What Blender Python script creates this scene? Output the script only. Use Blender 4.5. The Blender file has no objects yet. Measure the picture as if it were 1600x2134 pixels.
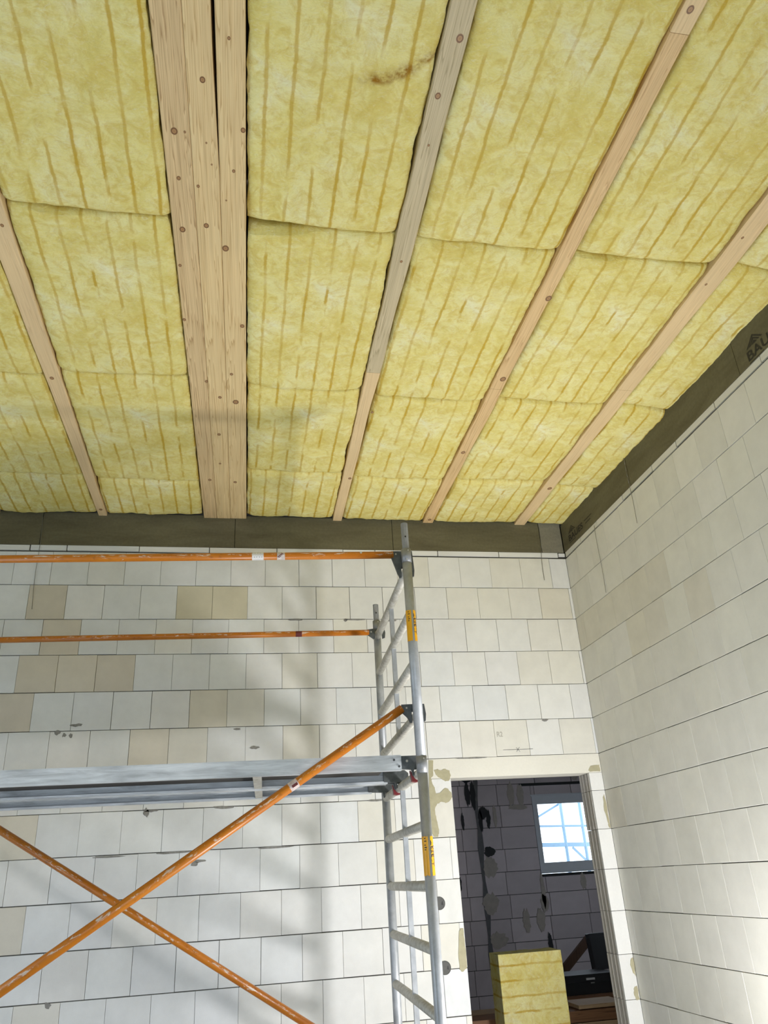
import bpy, bmesh, math, random
from mathutils import Vector, Matrix, noise
random.seed(7)
scene = bpy.context.scene
COL = scene.collection

# ------------------------------------------------------------------ camera
cam_d = bpy.data.cameras.new('camera'); cam = bpy.data.objects.new('camera', cam_d); COL.objects.link(cam)
cam_d.sensor_fit = 'HORIZONTAL'; cam_d.sensor_width = 36.0; cam_d.lens = 36.0 * 1604.04 / 1600.0
cam_d.clip_start = 0.05; cam_d.clip_end = 200
cam.location = (-2.5396, -5.3598, 1.5291)
cam.rotation_euler = (2.0149009, 0.0560087, -0.1730862)
scene.camera = cam

# ------------------------------------------------------------------ world, lights, exposure
world = bpy.data.worlds.new('sky'); scene.world = world; world.use_nodes = True
bg = world.node_tree.nodes['Background']
bg.inputs[0].default_value = (0.76, 0.88, 1.0, 1); bg.inputs[1].default_value = 3.3

ASSUMED_LAMP_POWER = 82
scene.view_settings.view_transform = 'Standard'
scene.view_settings.look = 'None'
scene.view_settings.gamma = 1.0
scene.view_settings.use_curve_mapping = False
scene.view_settings.exposure = 0.0
scene.cycles.max_bounces = 8
scene.cycles.diffuse_bounces = 5

# ------------------------------------------------------------------ helpers
def link(o, parent=None):
    COL.objects.link(o)
    if parent is not None: o.parent = parent
    return o
def wpos(p):
    v = Vector((0, 0, 0))
    while p is not None:
        v = v + p.location; p = p.parent
    return v
class MB:
    """collects shapes in world coordinates; build() links them as one mesh object"""
    def __init__(s): s.v = []; s.f = []; s.sm = []
    def add(s, vs, fs, smooth=False):
        n = len(s.v); s.v += [tuple(v) for v in vs]; s.f += [tuple(i + n for i in f) for f in fs]; s.sm += [smooth] * len(fs)
        return s
    def box(s, a, b):
        x0, y0, z0 = a; x1, y1, z1 = b
        return s.add([(x0,y0,z0),(x1,y0,z0),(x1,y1,z0),(x0,y1,z0),(x0,y0,z1),(x1,y0,z1),(x1,y1,z1),(x0,y1,z1)],
                     [(0,3,2,1),(4,5,6,7),(0,1,5,4),(1,2,6,5),(2,3,7,6),(3,0,4,7)])
    def bar(s, p, q, w, h, up=(0,0,1)):
        p = Vector(p); q = Vector(q); d = (q - p).normalized(); up = Vector(up)
        a = d.cross(up).normalized(); b = a.cross(d).normalized()
        vs = []
        for c in (p, q):
            for i, j in ((-1,-1),(1,-1),(1,1),(-1,1)): vs.append(c + a * (i * w / 2) + b * (j * h / 2))
        return s.add(vs, [(3,2,1,0),(4,5,6,7),(0,1,5,4),(1,2,6,5),(2,3,7,6),(3,0,4,7)])
    def tube(s, p, q, r, n=16, r2=None, smooth=True, cap=True):
        p = Vector(p); q = Vector(q); d = (q - p).normalized()
        a = d.orthogonal().normalized(); b = d.cross(a)
        r2 = r if r2 is None else r2
        vs = []
        for c, rr in ((p, r), (q, r2)):
            for i in range(n):
                t = 2 * math.pi * i / n
                vs.append(c + (a * math.cos(t) + b * math.sin(t)) * rr)
        s.add(vs, [(i, (i + 1) % n, n + (i + 1) % n, n + i) for i in range(n)], smooth)
        if cap:
            k = len(s.v) - 2 * n
            s.f += [tuple(k + i for i in reversed(range(n))), tuple(k + n + i for i in range(n))]; s.sm += [False, False]
        return s
    def prism(s, pts, off):
        """polygon of 3D points extruded by the vector off"""
        off = Vector(off); P = [Vector(p) for p in pts]; n = len(P)
        return s.add(P + [p + off for p in P],
                     [tuple(reversed(range(n))), tuple(range(n, 2 * n))] + [(i, (i + 1) % n, n + (i + 1) % n, n + i) for i in range(n)])
    def build(s, name, m, parent=None, base=None):
        off = wpos(parent) if parent is not None else Vector(base or (0, 0, 0))
        me = bpy.data.meshes.new(name)
        me.from_pydata([tuple(Vector(v) - off) for v in s.v], [], s.f)
        bm = bmesh.new(); bm.from_mesh(me)
        bmesh.ops.recalc_face_normals(bm, faces=bm.faces); bm.to_mesh(me); bm.free()
        me.polygons.foreach_set('use_smooth', s.sm); me.update()
        if m is not None: me.materials.append(m)
        o = bpy.data.objects.new(name, me)
        if parent is None and base is not None: o.location = base
        return link(o, parent)
def tag(o, label, cat, group=None):
    o['label'] = label; o['category'] = cat
    if group: o['group'] = group
    return o
def empty(name, loc, label=None, cat=None, group=None):
    o = bpy.data.objects.new(name, None); link(o); o.location = loc; o.empty_display_size = 0.1
    if label: tag(o, label, cat, group)
    return o
def struct(o): o['kind'] = 'structure'; return o
def copy_tree(o, shift, parent=None):
    c = o.copy(); COL.objects.link(c)
    if parent is None: c.location = o.location + Vector(shift)
    else: c.parent = parent
    for ch in [x for x in bpy.data.objects if x.parent == o]: copy_tree(ch, shift, c)
    return c

# ------------------------------------------------------------------ materials
class NT:
    def __init__(s, name):
        s.m = bpy.data.materials.new(name); s.m.use_nodes = True; s.t = s.m.node_tree
        s.b = s.t.nodes['Principled BSDF']
    def n(s, t, **kw):
        x = s.t.nodes.new(t)
        for k, v in kw.items(): setattr(x, k, v)
        return x
    def l(s, a, b): s.t.links.new(a, b)
    def coord(s, kind='Object', scale=(1, 1, 1)):
        tc = s.n('ShaderNodeTexCoord'); mp = s.n('ShaderNodeMapping'); mp.inputs['Scale'].default_value = scale
        s.l(tc.outputs[kind], mp.inputs[0]); return mp.outputs[0]
    def noise(s, vec, scale, detail=4, rough=0.55, dist=0.0):
        x = s.n('ShaderNodeTexNoise'); x.inputs['Scale'].default_value = scale; x.inputs['Detail'].default_value = detail
        x.inputs['Roughness'].default_value = rough; x.inputs['Distortion'].default_value = dist
        if vec is not None: s.l(vec, x.inputs['Vector'])
        return x.outputs['Fac']
    def ramp(s, fac, stops):
        r = s.n('ShaderNodeValToRGB'); e = r.color_ramp.elements
        while len(e) < len(stops): e.new(0.5)
        for i, (p, c) in enumerate(stops):
            e[i].position = p; e[i].color = (c[0], c[1], c[2], 1) if hasattr(c, '__len__') else (c, c, c, 1)
        s.l(fac, r.inputs[0]); return r.outputs[0]
    def math(s, op, a, b=None, clamp=False):
        x = s.n('ShaderNodeMath', operation=op); x.use_clamp = clamp
        for i, v in enumerate((a, b)):
            if v is None: continue
            if isinstance(v, (int, float)): x.inputs[i].default_value = v
            else: s.l(v, x.inputs[i])
        return x.outputs[0]
    def mix(s, fac, a, b, mode='MIX'):
        x = s.n('ShaderNodeMix', data_type='RGBA', blend_type=mode)
        for i, v in ((0, fac), (6, a), (7, b)):
            if isinstance(v, (int, float)): x.inputs[i].default_value = v
            elif isinstance(v, tuple): x.inputs[i].default_value = (v[0], v[1], v[2], 1)
            else: s.l(v, x.inputs[i])
        return x.outputs[2]
    def bump(s, h, strength, dist=0.01):
        b = s.n('ShaderNodeBump'); b.inputs['Strength'].default_value = strength; b.inputs['Distance'].default_value = dist
        s.l(h, b.inputs['Height']); s.l(b.outputs[0], s.b.inputs['Normal']); return b
    def base(s, c):
        if isinstance(c, tuple): s.b.inputs['Base Color'].default_value = (c[0], c[1], c[2], 1)
        else: s.l(c, s.b.inputs['Base Color'])
    def set(s, **kw):
        for k, v in kw.items(): s.b.inputs[k].default_value = v
        return s.m
def srgb(r, g, b):
    f = lambda c: (c / 255 / 12.92) if c / 255 <= 0.04045 else ((c / 255 + 0.055) / 1.055) ** 2.4
    return (f(r), f(g), f(b))

def plain(name, col, rough=0.7, metal=0.0, var=0.12, scale=20, bump=0.0):
    t = NT(name); v = t.coord()
    f = t.noise(v, scale, 4)
    t.base(t.mix(f, tuple(c * (1 - var) for c in col), tuple(min(1, c * (1 + var)) for c in col)))
    if bump: t.bump(f, bump, 0.004)
    return t.set(Roughness=rough, Metallic=metal)

def m_block():
    t = NT('sand_lime_block'); v = t.coord()
    oi = t.n('ShaderNodeObjectInfo')
    tc = t.n('ShaderNodeTexCoord'); ad = t.n('ShaderNodeVectorMath', operation='ADD')
    sc = t.n('ShaderNodeVectorMath', operation='SCALE'); sc.inputs['Scale'].default_value = 37.0
    cx = t.n('ShaderNodeCombineXYZ'); t.l(oi.outputs['Random'], cx.inputs[0]); t.l(oi.outputs['Random'], cx.inputs[2])
    t.l(cx.outputs[0], sc.inputs[0]); t.l(tc.outputs['Object'], ad.inputs[0]); t.l(sc.outputs[0], ad.inputs[1])
    vv = ad.outputs[0]
    big = t.noise(vv, 1.6, 4, 0.6); fine = t.noise(vv, 60, 3, 0.7)
    c = t.mix(1.0, oi.outputs['Color'], t.ramp(big, [(0.3, 0.93), (0.72, 1.05)]), 'MULTIPLY')
    c = t.mix(1.0, c, t.ramp(fine, [(0.3, 0.975), (0.7, 1.02)]), 'MULTIPLY')
    sm = t.noise(vv, 3.3, 6, 0.72, 0.6)
    c = t.mix(t.ramp(sm, [(0.69, 0.0), (0.76, 0.35)]), c, (0.33, 0.32, 0.28))
    t.base(c); t.bump(fine, 0.12, 0.002)
    return t.set(Roughness=0.92)
M_BLOCK = m_block()
M_MORTAR = plain('joint_mortar', (0.10, 0.097, 0.088), 0.95)
M_PATCH = plain('mortar_patch', srgb(172, 166, 138), 0.95, var=0.18, scale=30, bump=0.3)
M_SMEAR = plain('dark_smear', (0.24, 0.235, 0.22), 0.95, var=0.5, scale=60)
M_LINE = plain('pencil', (0.2, 0.2, 0.2), 0.9)
M_DARK = plain('dark_void', (0.03, 0.03, 0.03), 0.9)
M_SCREED = plain('screed', (0.36, 0.35, 0.33), 0.9, scale=4)
M_PLASTERBOARD = plain('roof_deck', (0.25, 0.2, 0.14), 0.9, scale=6)
M_FARBLOCK = None

def m_beam_panel(name, a, b):
    t = NT(name); v = t.coord('Object', (0.6, 0.6, 3.0))
    f = t.noise(v, 3.0, 6, 0.65, 0.4); g = t.noise(t.coord(), 55, 3)
    c = t.mix(t.ramp(f, [(0.3, 0.0), (0.72, 1.0)]), a, b)
    c = t.mix(1.0, c, t.ramp(g, [(0.3, 0.9), (0.7, 1.08)]), 'MULTIPLY')
    t.base(c); t.bump(g, 0.1, 0.002); return t.set(Roughness=0.75)
M_PANEL = m_beam_panel('ring_beam_panel', (0.092, 0.080, 0.042), (0.150, 0.135, 0.076))
M_PANEL_GREY = m_beam_panel('ring_beam_concrete', (0.19, 0.175, 0.13), (0.25, 0.235, 0.175))

def m_wool():
    t = NT('mineral_wool'); oi = t.n('ShaderNodeObjectInfo')
    uv = t.n('ShaderNodeTexCoord').outputs['UV']
    obj = t.coord()
    big = t.noise(obj, 3.4, 5, 0.62, 0.8); mid = t.noise(obj, 13, 6, 0.68, 1.4)
    mp = t.n('ShaderNodeMapping'); mp.inputs['Scale'].default_value = (1.0, 2.3, 1.0); mp.inputs['Rotation'].default_value = (0, 0, 0.5)
    t.l(obj, mp.inputs[0]); fib = t.noise(mp.outputs[0], 21, 9, 0.74, 2.6)
    wr = t.noise(mp.outputs[0], 8.5, 5, 0.6, 3.0)
    ridge = t.math('MULTIPLY', t.math('ABSOLUTE', t.math('SUBTRACT', wr, 0.5)), 9.0, True)
    c = t.ramp(big, [(0.30, (0.77, 0.63, 0.165)), (0.45, (0.88, 0.775, 0.285)), (0.58, (0.93, 0.86, 0.41)), (0.70, (0.95, 0.92, 0.63))])
    c = t.mix(t.ramp(mid, [(0.34, 0.65), (0.55, 0.0)]), c, (0.73, 0.545, 0.115))
    c = t.mix(t.ramp(fib, [(0.52, 0.0), (0.72, 0.55)]), c, (0.95, 0.91, 0.66))
    c = t.mix(t.ramp(ridge, [(0.0, 0.28), (0.30, 0.0)]), c, (0.70, 0.61, 0.20))
    # glue lines: dashed ochre stripes along the batt
    sx = t.n('ShaderNodeSeparateXYZ'); t.l(uv, sx.inputs[0])
    wob = t.noise(uv, 5.0, 3, 0.5)
    u = t.math('ADD', sx.outputs[0], t.math('MULTIPLY', t.math('SUBTRACT', wob, 0.5), 0.016))
    fr = t.math('FRACT', t.math('DIVIDE', u, 0.097))
    d = t.math('ABSOLUTE', t.math('SUBTRACT', fr, 0.5))
    wn = t.noise(uv, 38, 3, 0.6)
    wd = t.math('ADD', t.math('MULTIPLY', wn, 0.15), 0.012)
    line = t.math('SUBTRACT', 1.0, t.math('SMOOTH_MIN', t.math('DIVIDE', d, wd), 1.0), True)
    line = t.math('MULTIPLY', line, 2.0, True)
    mpl = t.n('ShaderNodeMapping'); mpl.inputs['Scale'].default_value = (10.3, 4.2, 1.0); t.l(uv, mpl.inputs[0])
    dash = t.ramp(t.noise(mpl.outputs[0], 1.0, 2, 0.5), [(0.37, 0.0), (0.45, 1.0)])
    fade = t.ramp(t.noise(uv, 2.4, 2), [(0.3, 0.35), (0.6, 1.0)])
    k = t.math('MULTIPLY', t.math('MULTIPLY', line, dash), fade)
    k = t.math('MULTIPLY', k, 0.80)
    c = t.mix(k, c, (0.60, 0.37, 0.022))
    at = t.n('ShaderNodeAttribute'); at.attribute_name = 'stain'
    st = t.math('MULTIPLY', at.outputs['Fac'], t.ramp(t.noise(obj, 26, 5, 0.7), [(0.35, 0.1), (0.6, 1.0)]))
    c = t.mix(st, c, (0.34, 0.155, 0.014))
    t.base(c)
    h = t.math('ADD', t.math('ADD', t.math('MULTIPLY', fib, 0.9), t.math('MULTIPLY', mid, 0.9)), t.math('MULTIPLY', ridge, 0.35))
    t.bump(h, 0.55, 0.016)
    return t.set(Roughness=1.0, **{'Specular IOR Level': 0.05})
M_WOOL = m_wool()

def m_wood(name, a, b, axis='Y', gs=1.0):
    t = NT(name); sc = {'Y': (17, 0.34, 17), 'X': (0.34, 17, 17), 'Z': (17, 17, 0.34)}[axis]
    v = t.coord('Object', tuple(x * gs for x in sc))
    g = t.noise(v, 1.0, 3, 0.5, 1.4)
    rings = t.math('FRACT', t.math('MULTIPLY', g, 13.0))
    fine = t.noise(t.coord('Object', tuple(x * 6 for x in sc)), 1.0, 3, 0.6)
    big = t.noise(t.coord(), 1.3, 3)
    c = t.mix(t.ramp(rings, [(0.0, 0.0), (0.75, 0.35), (0.95, 1.0), (1.0, 0.1)]), a, b)
    c = t.mix(1.0, c, t.ramp(fine, [(0.3, 0.93), (0.7, 1.05)]), 'MULTIPLY')
    c = t.mix(1.0, c, t.ramp(big, [(0.3, 0.93), (0.7, 1.06)]), 'MULTIPLY')
    t.base(c); t.bump(rings, 0.08, 0.001)
    return t.set(Roughness=0.62)
M_WOOD = m_wood('spruce_beam', srgb(220, 193, 145), srgb(172, 139, 94))
M_WOOD2 = m_wood('spruce_beam_yellow', srgb(226, 201, 150), srgb(192, 158, 106))
M_WOODGREY = m_wood('weathered_rafter', srgb(202, 186, 150), srgb(166, 150, 114))
M_WOODPINK = m_wood('planed_rafter', srgb(224, 197, 150), srgb(210, 180, 134))
M_WOODWARM = m_wood('fresh_rafter', srgb(222, 190, 138), srgb(188, 150, 100))
M_WOODDARK = m_wood('brown_timber', srgb(150, 105, 70), srgb(105, 70, 45), 'X')
M_WOODPALE = m_wood('pale_board', srgb(200, 170, 135), srgb(165, 130, 95), 'X')
def m_knot():
    t = NT('wood_knot'); s = t.n('ShaderNodeMapping'); s.inputs['Location'].default_value = (-0.5, -0.5, 0); s.inputs['Scale'].default_value = (1, 1, 0)
    t.l(t.n('ShaderNodeTexCoord').outputs['Generated'], s.inputs[0])
    ln = t.n('ShaderNodeVectorMath', operation='LENGTH'); t.l(s.outputs[0], ln.inputs[0])
    c = t.ramp(ln.outputs['Value'], [(0.0, srgb(150, 112, 72)), (0.26, srgb(172, 132, 88)), (0.36, srgb(96, 64, 40)), (0.46, srgb(140, 104, 68))])
    t.base(c); return t.set(Roughness=0.5)
M_KNOT = m_knot()

def m_metal(name, col, rough=0.42, metal=0.85, var=0.25, scale=9, dirt=None, stretch=(1, 1, 1)):
    t = NT(name); v = t.coord('Object', stretch)
    f = t.noise(v, scale, 6, 0.65, 0.5); g = t.noise(v, 90, 3)
    c = t.mix(t.ramp(f, [(0.3, 0.0), (0.7, 1.0)]), tuple(x * (1 - var) for x in col), tuple(min(1, x * (1 + var)) for x in col))
    if dirt: c = t.mix(t.ramp(t.noise(v, 30, 6, 0.7), [(0.45, 0.0), (0.68, 0.75)]), c, dirt)
    t.base(c); t.l(t.ramp(f, [(0.2, rough - 0.1), (0.8, rough + 0.15)]), t.b.inputs['Roughness'])
    t.bump(g, 0.05, 0.001); return t.set(Metallic=metal)
M_ALU = m_metal('dull_aluminium', (0.41, 0.43, 0.455), 0.42, 0.32, 0.2, 12)
M_ALU_LIGHT = m_metal('rung_aluminium', (0.56, 0.55, 0.50), 0.6, 0.45, 0.12, 14, (0.30, 0.27, 0.21))
M_GALV = m_metal('galvanised_steel', (0.60, 0.63, 0.66), 0.5, 0.35, 0.34, 5, None, (0.8, 5, 8))
M_CLAW = m_metal('cast_claw', (0.10, 0.11, 0.115), 0.5, 0.5, 0.35, 30)
M_RED = plain('red_lock', (0.16, 0.012, 0.014), 0.45)
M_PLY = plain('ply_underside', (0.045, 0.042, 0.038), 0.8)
M_YELLOW = plain('yellow_label', srgb(232, 168, 20), 0.4, var=0.15)
M_BLACK = plain('black_print', (0.02, 0.02, 0.02), 0.6)
M_WHITE = plain('white_label', (0.75, 0.74, 0.74), 0.5)
M_REDPRINT = plain('dark_red_print', (0.13, 0.02, 0.02), 0.6)
def m_orange():
    """UV: u once round the tube (0.5 faces the room), v in metres along it"""
    t = NT('chipped_orange_paint')
    uv = t.n('ShaderNodeTexCoord').outputs['UV']
    def sc(a, b_):
        mp = t.n('ShaderNodeMapping'); mp.inputs['Scale'].default_value = (a, b_, 1); t.l(uv, mp.inputs[0]); return mp.outputs[0]
    sx = t.n('ShaderNodeSeparateXYZ'); t.l(uv, sx.inputs[0])
    big = t.noise(sc(1.5, 3), 1.0, 4, 0.6); streak = t.noise(sc(7, 14), 1.0, 7, 0.75, 0.6); rust = t.noise(sc(6, 22), 1.0, 6, 0.7)
    band = t.math('SUBTRACT', 1.0, t.math('MULTIPLY', t.math('ABSOLUTE', t.math('SUBTRACT', sx.outputs[0], 0.53)), 7.0), True)
    c = t.mix(t.ramp(big, [(0.3, 0), (0.7, 1)]), (0.43, 0.125, 0.007), (0.58, 0.20, 0.012))
    c = t.mix(t.ramp(rust, [(0.56, 0.0), (0.72, 0.75)]), c, (0.17, 0.055, 0.014))
    chip = t.math('ADD', streak, t.math('MULTIPLY', band, 0.13))
    c = t.mix(t.ramp(chip, [(0.655, 0.0), (0.685, 0.92)]), c, (0.66, 0.56, 0.48))
    t.base(c); t.bump(chip, 0.12, 0.001); return t.set(Roughness=0.36)
M_ORANGE = m_orange()
def m_glass():
    t = NT('window_glass'); nt = t.t
    tr = t.n('ShaderNodeBsdfTransparent'); gl = t.n('ShaderNodeBsdfGlossy'); gl.inputs['Roughness'].default_value = 0.03
    fr = t.n('ShaderNodeFresnel'); fr.inputs[0].default_value = 1.5
    mx = t.n('ShaderNodeMixShader'); t.l(fr.outputs[0], mx.inputs[0]); t.l(tr.outputs[0], mx.inputs[1]); t.l(gl.outputs[0], mx.inputs[2])
    out = [n for n in nt.nodes if n.type == 'OUTPUT_MATERIAL'][0]; t.l(mx.outputs[0], out.inputs[0]); return t.m
M_GLASS = m_glass()
M_FRAME = plain('white_window_frame', (0.62, 0.64, 0.68), 0.4, var=0.04)
M_BLUE = plain('blue_scaffold_paint', srgb(165, 198, 226), 0.5)  # blue lightened: outdoor overexposure is put into the paint colour
M_BLACKPLASTIC = plain('black_plastic', (0.012, 0.012, 0.014), 0.45)

# ------------------------------------------------------------------ structure: slabs and outer walls
C0 = 3.75            # height of the top bed joint (15 courses of 0.25 m)
CEIL = 4.04          # underside of rafters
T = 0.175            # wall thickness
XL, YN = -6.2, -7.2  # left wall face, near wall face
XRR, YFAR = 3.0, 4.5 # second room

struct(MB().box((XL - T, YN - T, -0.2), (XRR + 0.4, YFAR + 0.4, 0.0)).build('floor', M_SCREED))
struct(MB().box((XL - T, YN - T, CEIL + 0.24), (XRR + 0.4, YFAR + 0.4, CEIL + 0.34)).build('ceiling', M_PLASTERBOARD))
TOP = CEIL + 0.24
M_PLAINWALL = plain('plain_block_wall', (0.66, 0.65, 0.62), 0.92, var=0.05, scale=3)
# left wall with a wide window opening, near wall with a terrace door opening; both openings unseen, assumed to let daylight in
w = MB().box((XL - T, YN - T, 0), (XL, -4.2, TOP)).box((XL - T, -1.2, 0), (XL, T, TOP))
w.box((XL - T, -4.2, 2.4), (XL, -1.2, TOP)).box((XL - T, -4.2, 0), (XL, -1.2, 0.3))
struct(w.build('wall_left', M_PLAINWALL))
w = MB().box((XL, YN - T, 0), (-4.6, YN, TOP)).box((-1.2, YN - T, 0), (T, YN, TOP)).box((-4.6, YN - T, 2.4), (-1.2, YN, TOP))
struct(w.build('wall_near', M_PLAINWALL))

# ------------------------------------------------------------------ brick walls
def chamfer_box():
    """unit brick: x -.5...5, z -.5...5, front face at y=0 going back to y=1; front edges chamfered"""
    me = bpy.data.meshes.new('brick'); cx = 0.004; cz = 0.004; cy = 0.04
    vs = [(-.5,cy,-.5),(.5,cy,-.5),(.5,cy,.5),(-.5,cy,.5), (-.5+cx,0,-.5+cz),(.5-cx,0,-.5+cz),(.5-cx,0,.5-cz),(-.5+cx,0,.5-cz),
          (-.5,1,-.5),(.5,1,-.5),(.5,1,.5),(-.5,1,.5)]
    fs = [(4,5,6,7),(0,1,5,4),(1,2,6,5),(2,3,7,6),(3,0,4,7),(1,0,8,9),(2,1,9,10),(3,2,10,11),(0,3,11,8),(8,11,10,9)]
    me.from_pydata(vs, [], fs); me.materials.append(M_BLOCK); me.update(); return me
BRICK = chamfer_box()
WHITE = (0.745, 0.745, 0.73); COOL = (0.73, 0.745, 0.75); CREAM = (0.72, 0.705, 0.65); TAN = (0.635, 0.585, 0.49); TANY = (0.645, 0.60, 0.46); BEIGE = (0.68, 0.645, 0.56)
def brick(parent, axis, c0, c1, z0, z1, colour, depth=0.03, head=0.0022, bed=0.0046, name='brick', amp=1.0):
    """a block on the back wall (axis x, face y=0) or on the right wall (axis y, face x=0)"""
    o = bpy.data.objects.new(name, BRICK); link(o, parent)
    w_ = (c1 - c0) - head * random.uniform(0.5, 1.5); h_ = (z1 - z0) - bed * random.uniform(0.7, 1.4)
    c = (c0 + c1) / 2; z = (z0 + z1) / 2 + random.uniform(-0.0006, 0.0006); push = random.uniform(-0.0010, 0.0008) * amp
    if axis == 'x':
        o.location = Vector((c, push, z)) - wpos(parent); o.scale = (w_, depth, h_)
    else:
        o.rotation_euler = (0, 0, -math.pi / 2); o.location = Vector((-push, c, z)) - wpos(parent); o.scale = (w_, depth, h_)
    j = random.uniform(0.965, 1.03)
    o.color = (colour[0] * j, colour[1] * j, colour[2] * j * random.uniform(0.985, 1.01), 1)
    return o

PITCH = 0.2475
DOOR_L, DOOR_R, DOOR_T = -1.105, -0.10, 2.12
# --- back wall core (mortar behind the blocks), door opening left free
w = MB().box((XL, 0.012, 0), (DOOR_L, T, TOP)).box((-0.07, 0.012, 0), (T, T - .004, TOP)).box((DOOR_L, 0.012, DOOR_T + 0.006), (-0.07, T - .004, TOP))
wall_back = struct(w.build('wall_back', M_MORTAR))
tan_at = {1: [(-3.873, TAN), (-2.865, TANY), (-2.617, TANY), (-0.629, CREAM), (-0.136, BEIGE), (-0.88, CREAM)],
          2: [(-3.742, TAN), (-0.26, CREAM), (-0.05, CREAM)],
          3: [(-3.872, TAN), (-3.624, TAN), (-3.37, TAN)],
          4: [(-3.959, TAN), (-2.754, BEIGE), (-2.5, CREAM)],
          5: [(-3.124, BEIGE), (-0.63, CREAM), (-2.9, CREAM)],
          7: [(-3.9, BEIGE)], 9: [(-3.9, BEIGE)], 11: [(-3.62, CREAM)]}
phase = {0: .1456, 1: .022, 2: .150, 3: .022, 4: .143, 5: .017, 6: .148, 7: .022, 8: .158, 9: .025, 10: .146, 11: .026, 12: .150}
for r in range(0, 13):
    zt = C0 - 0.25 * r; zb = zt - 0.25
    edges = [0.0]; x = -phase[r]
    while x > -5.15: edges.append(x); x -= PITCH
    for a, b in zip(edges[1:], edges[:-1]):
        c = (a + b) / 2
        colr = next((k for xx, k in tan_at.get(r, []) if abs(xx - c) < 0.12), None)
        if colr is None: colr = random.choice([WHITE, WHITE, WHITE, COOL, CREAM]) if c > -2.2 else random.choice([COOL, COOL, WHITE, COOL, COOL])
        if r < 6: brick(wall_back, 'x', a, b, zb, zt, colr); continue
        # rows interrupted by lintel and door
        top = zt
        segs = []
        if r == 6:
            if b <= -1.25: segs.append((a, b, zb, zt))
            elif a < -1.25: segs.append((a, -1.25, zb, zt))
        else:
            if b <= DOOR_L: segs.append((a, b, zb, zt))
            elif a < DOOR_L: segs.append((a, DOOR_L, zb, zt))
        for s_ in segs:
            if s_[1] - s_[0] > 0.015: brick(wall_back, 'x', *s_, colr)
# lintel and its bearings
def shaped(name, mb, mat, parent, colour=None):
    o = mb.build(name, mat, parent)
    if colour: o.color = (*colour, 1)
    return o
lin = MB().box((-1.25, -0.001, DOOR_T), (-0.002, T, 2.2485))
shaped('lintel', lin, M_BLOCK, wall_back, (0.74, 0.72, 0.65))
brick(wall_back, 'x', -1.25, DOOR_L, 2.0, DOOR_T, WHITE)
# right door jamb: one grooved block per course, its tongue-and-groove end shows in the reveal
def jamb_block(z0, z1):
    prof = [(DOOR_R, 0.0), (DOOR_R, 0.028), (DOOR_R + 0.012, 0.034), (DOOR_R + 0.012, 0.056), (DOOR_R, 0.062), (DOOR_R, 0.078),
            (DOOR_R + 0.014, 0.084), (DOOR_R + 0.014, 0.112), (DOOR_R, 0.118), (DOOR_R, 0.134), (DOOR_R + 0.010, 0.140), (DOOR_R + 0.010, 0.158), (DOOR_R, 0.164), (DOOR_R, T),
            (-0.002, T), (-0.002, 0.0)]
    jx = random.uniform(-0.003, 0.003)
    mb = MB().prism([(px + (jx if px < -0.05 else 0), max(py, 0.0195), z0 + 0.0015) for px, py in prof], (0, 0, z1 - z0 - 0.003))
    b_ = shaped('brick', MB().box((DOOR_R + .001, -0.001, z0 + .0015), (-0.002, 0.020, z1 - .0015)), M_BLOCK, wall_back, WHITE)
    g_ = shaped('grooved_end', mb, M_BLOCK, b_, (0.46, 0.43, 0.39))  # shade of the left-facing reveal is put into this darker grey-brown
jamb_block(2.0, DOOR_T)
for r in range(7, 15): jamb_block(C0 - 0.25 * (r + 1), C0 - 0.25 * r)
# left jamb end faces (seen from the side only) and the lowest courses, joined
w = MB()
for r in (13, 14):
    x = -phase[11 + (r % 2)]
    zb = C0 - 0.25 * (r + 1)
    x = DOOR_L
    while x > -5.1: w.box((x - PITCH + 0.001, 0, zb + 0.001), (x - 0.001, 0.03, zb + 0.247)); x -= PITCH
lo = shaped('lower_courses', w, M_BLOCK, wall_back, COOL); lo['kind'] = 'stuff'
w = MB()
for r in range(15):
    x = -5.15 - (0.12 if r % 2 else 0)
    zb = C0 - 0.25 * (r + 1)
    while x > XL: w.box((max(XL, x - PITCH) + 0.001, 0, zb + 0.001), (x - 0.001, 0.03, zb + 0.247)); x -= PITCH
lo = shaped('far_left_courses', w, M_BLOCK, wall_back, COOL); lo['kind'] = 'stuff'

# --- right wall
wall_right = struct(MB().box((0.010, YN, 0), (T, 0.0, C0 + .05)).box((0.06, YN, C0 + .05), (T, 0.0, TOP)).build('wall_right', M_MORTAR))
phr = {0: .20, 1: .08, 2: .125, 3: .0, 4: .235, 5: .11, 6: .02, 7: .24, 8: .09, 9: .004, 10: .085, 11: .22, 12: .1}
GREYW = (0.70, 0.69, 0.64); GREYT = (0.66, 0.635, 0.56)
for r in range(13):
    zt = C0 - 0.25 * r; zb = zt - 0.25
    edges = [0.0]; y = -phr[r] if phr[r] > 0.03 else -PITCH
    while y > -3.9: edges.append(y); y -= PITCH
    for a, b in zip(edges[1:], edges[:-1]):
        c = (a + b) / 2
        colr = GREYT if (r == 2 and (-0.8 < c < -0.05 or -1.3 < c < -.9)) or (r == 3 and -1.3 < c < -0.7) or random.random() < 0.03 else random.choice([GREYW, GREYW, (0.715, 0.705, 0.66)])
        brick(wall_right, 'y', a, b, zb, zt, colr, head=0.0018, bed=0.0035, amp=0.3)
w = MB()
for r in range(15):
    zb = C0 - 0.25 * (r + 1); y = -3.9 - (0.12 if r % 2 else 0.0)
    if r >= 13: y = 0
    while y > YN: w.box((0, max(YN, y - PITCH) + 0.001, zb + 0.001), (0.03, y - 0.001, zb + 0.247)); y -= PITCH
lo = shaped('near_courses', w, M_BLOCK, wall_right, GREYW); lo['kind'] = 'stuff'

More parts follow.
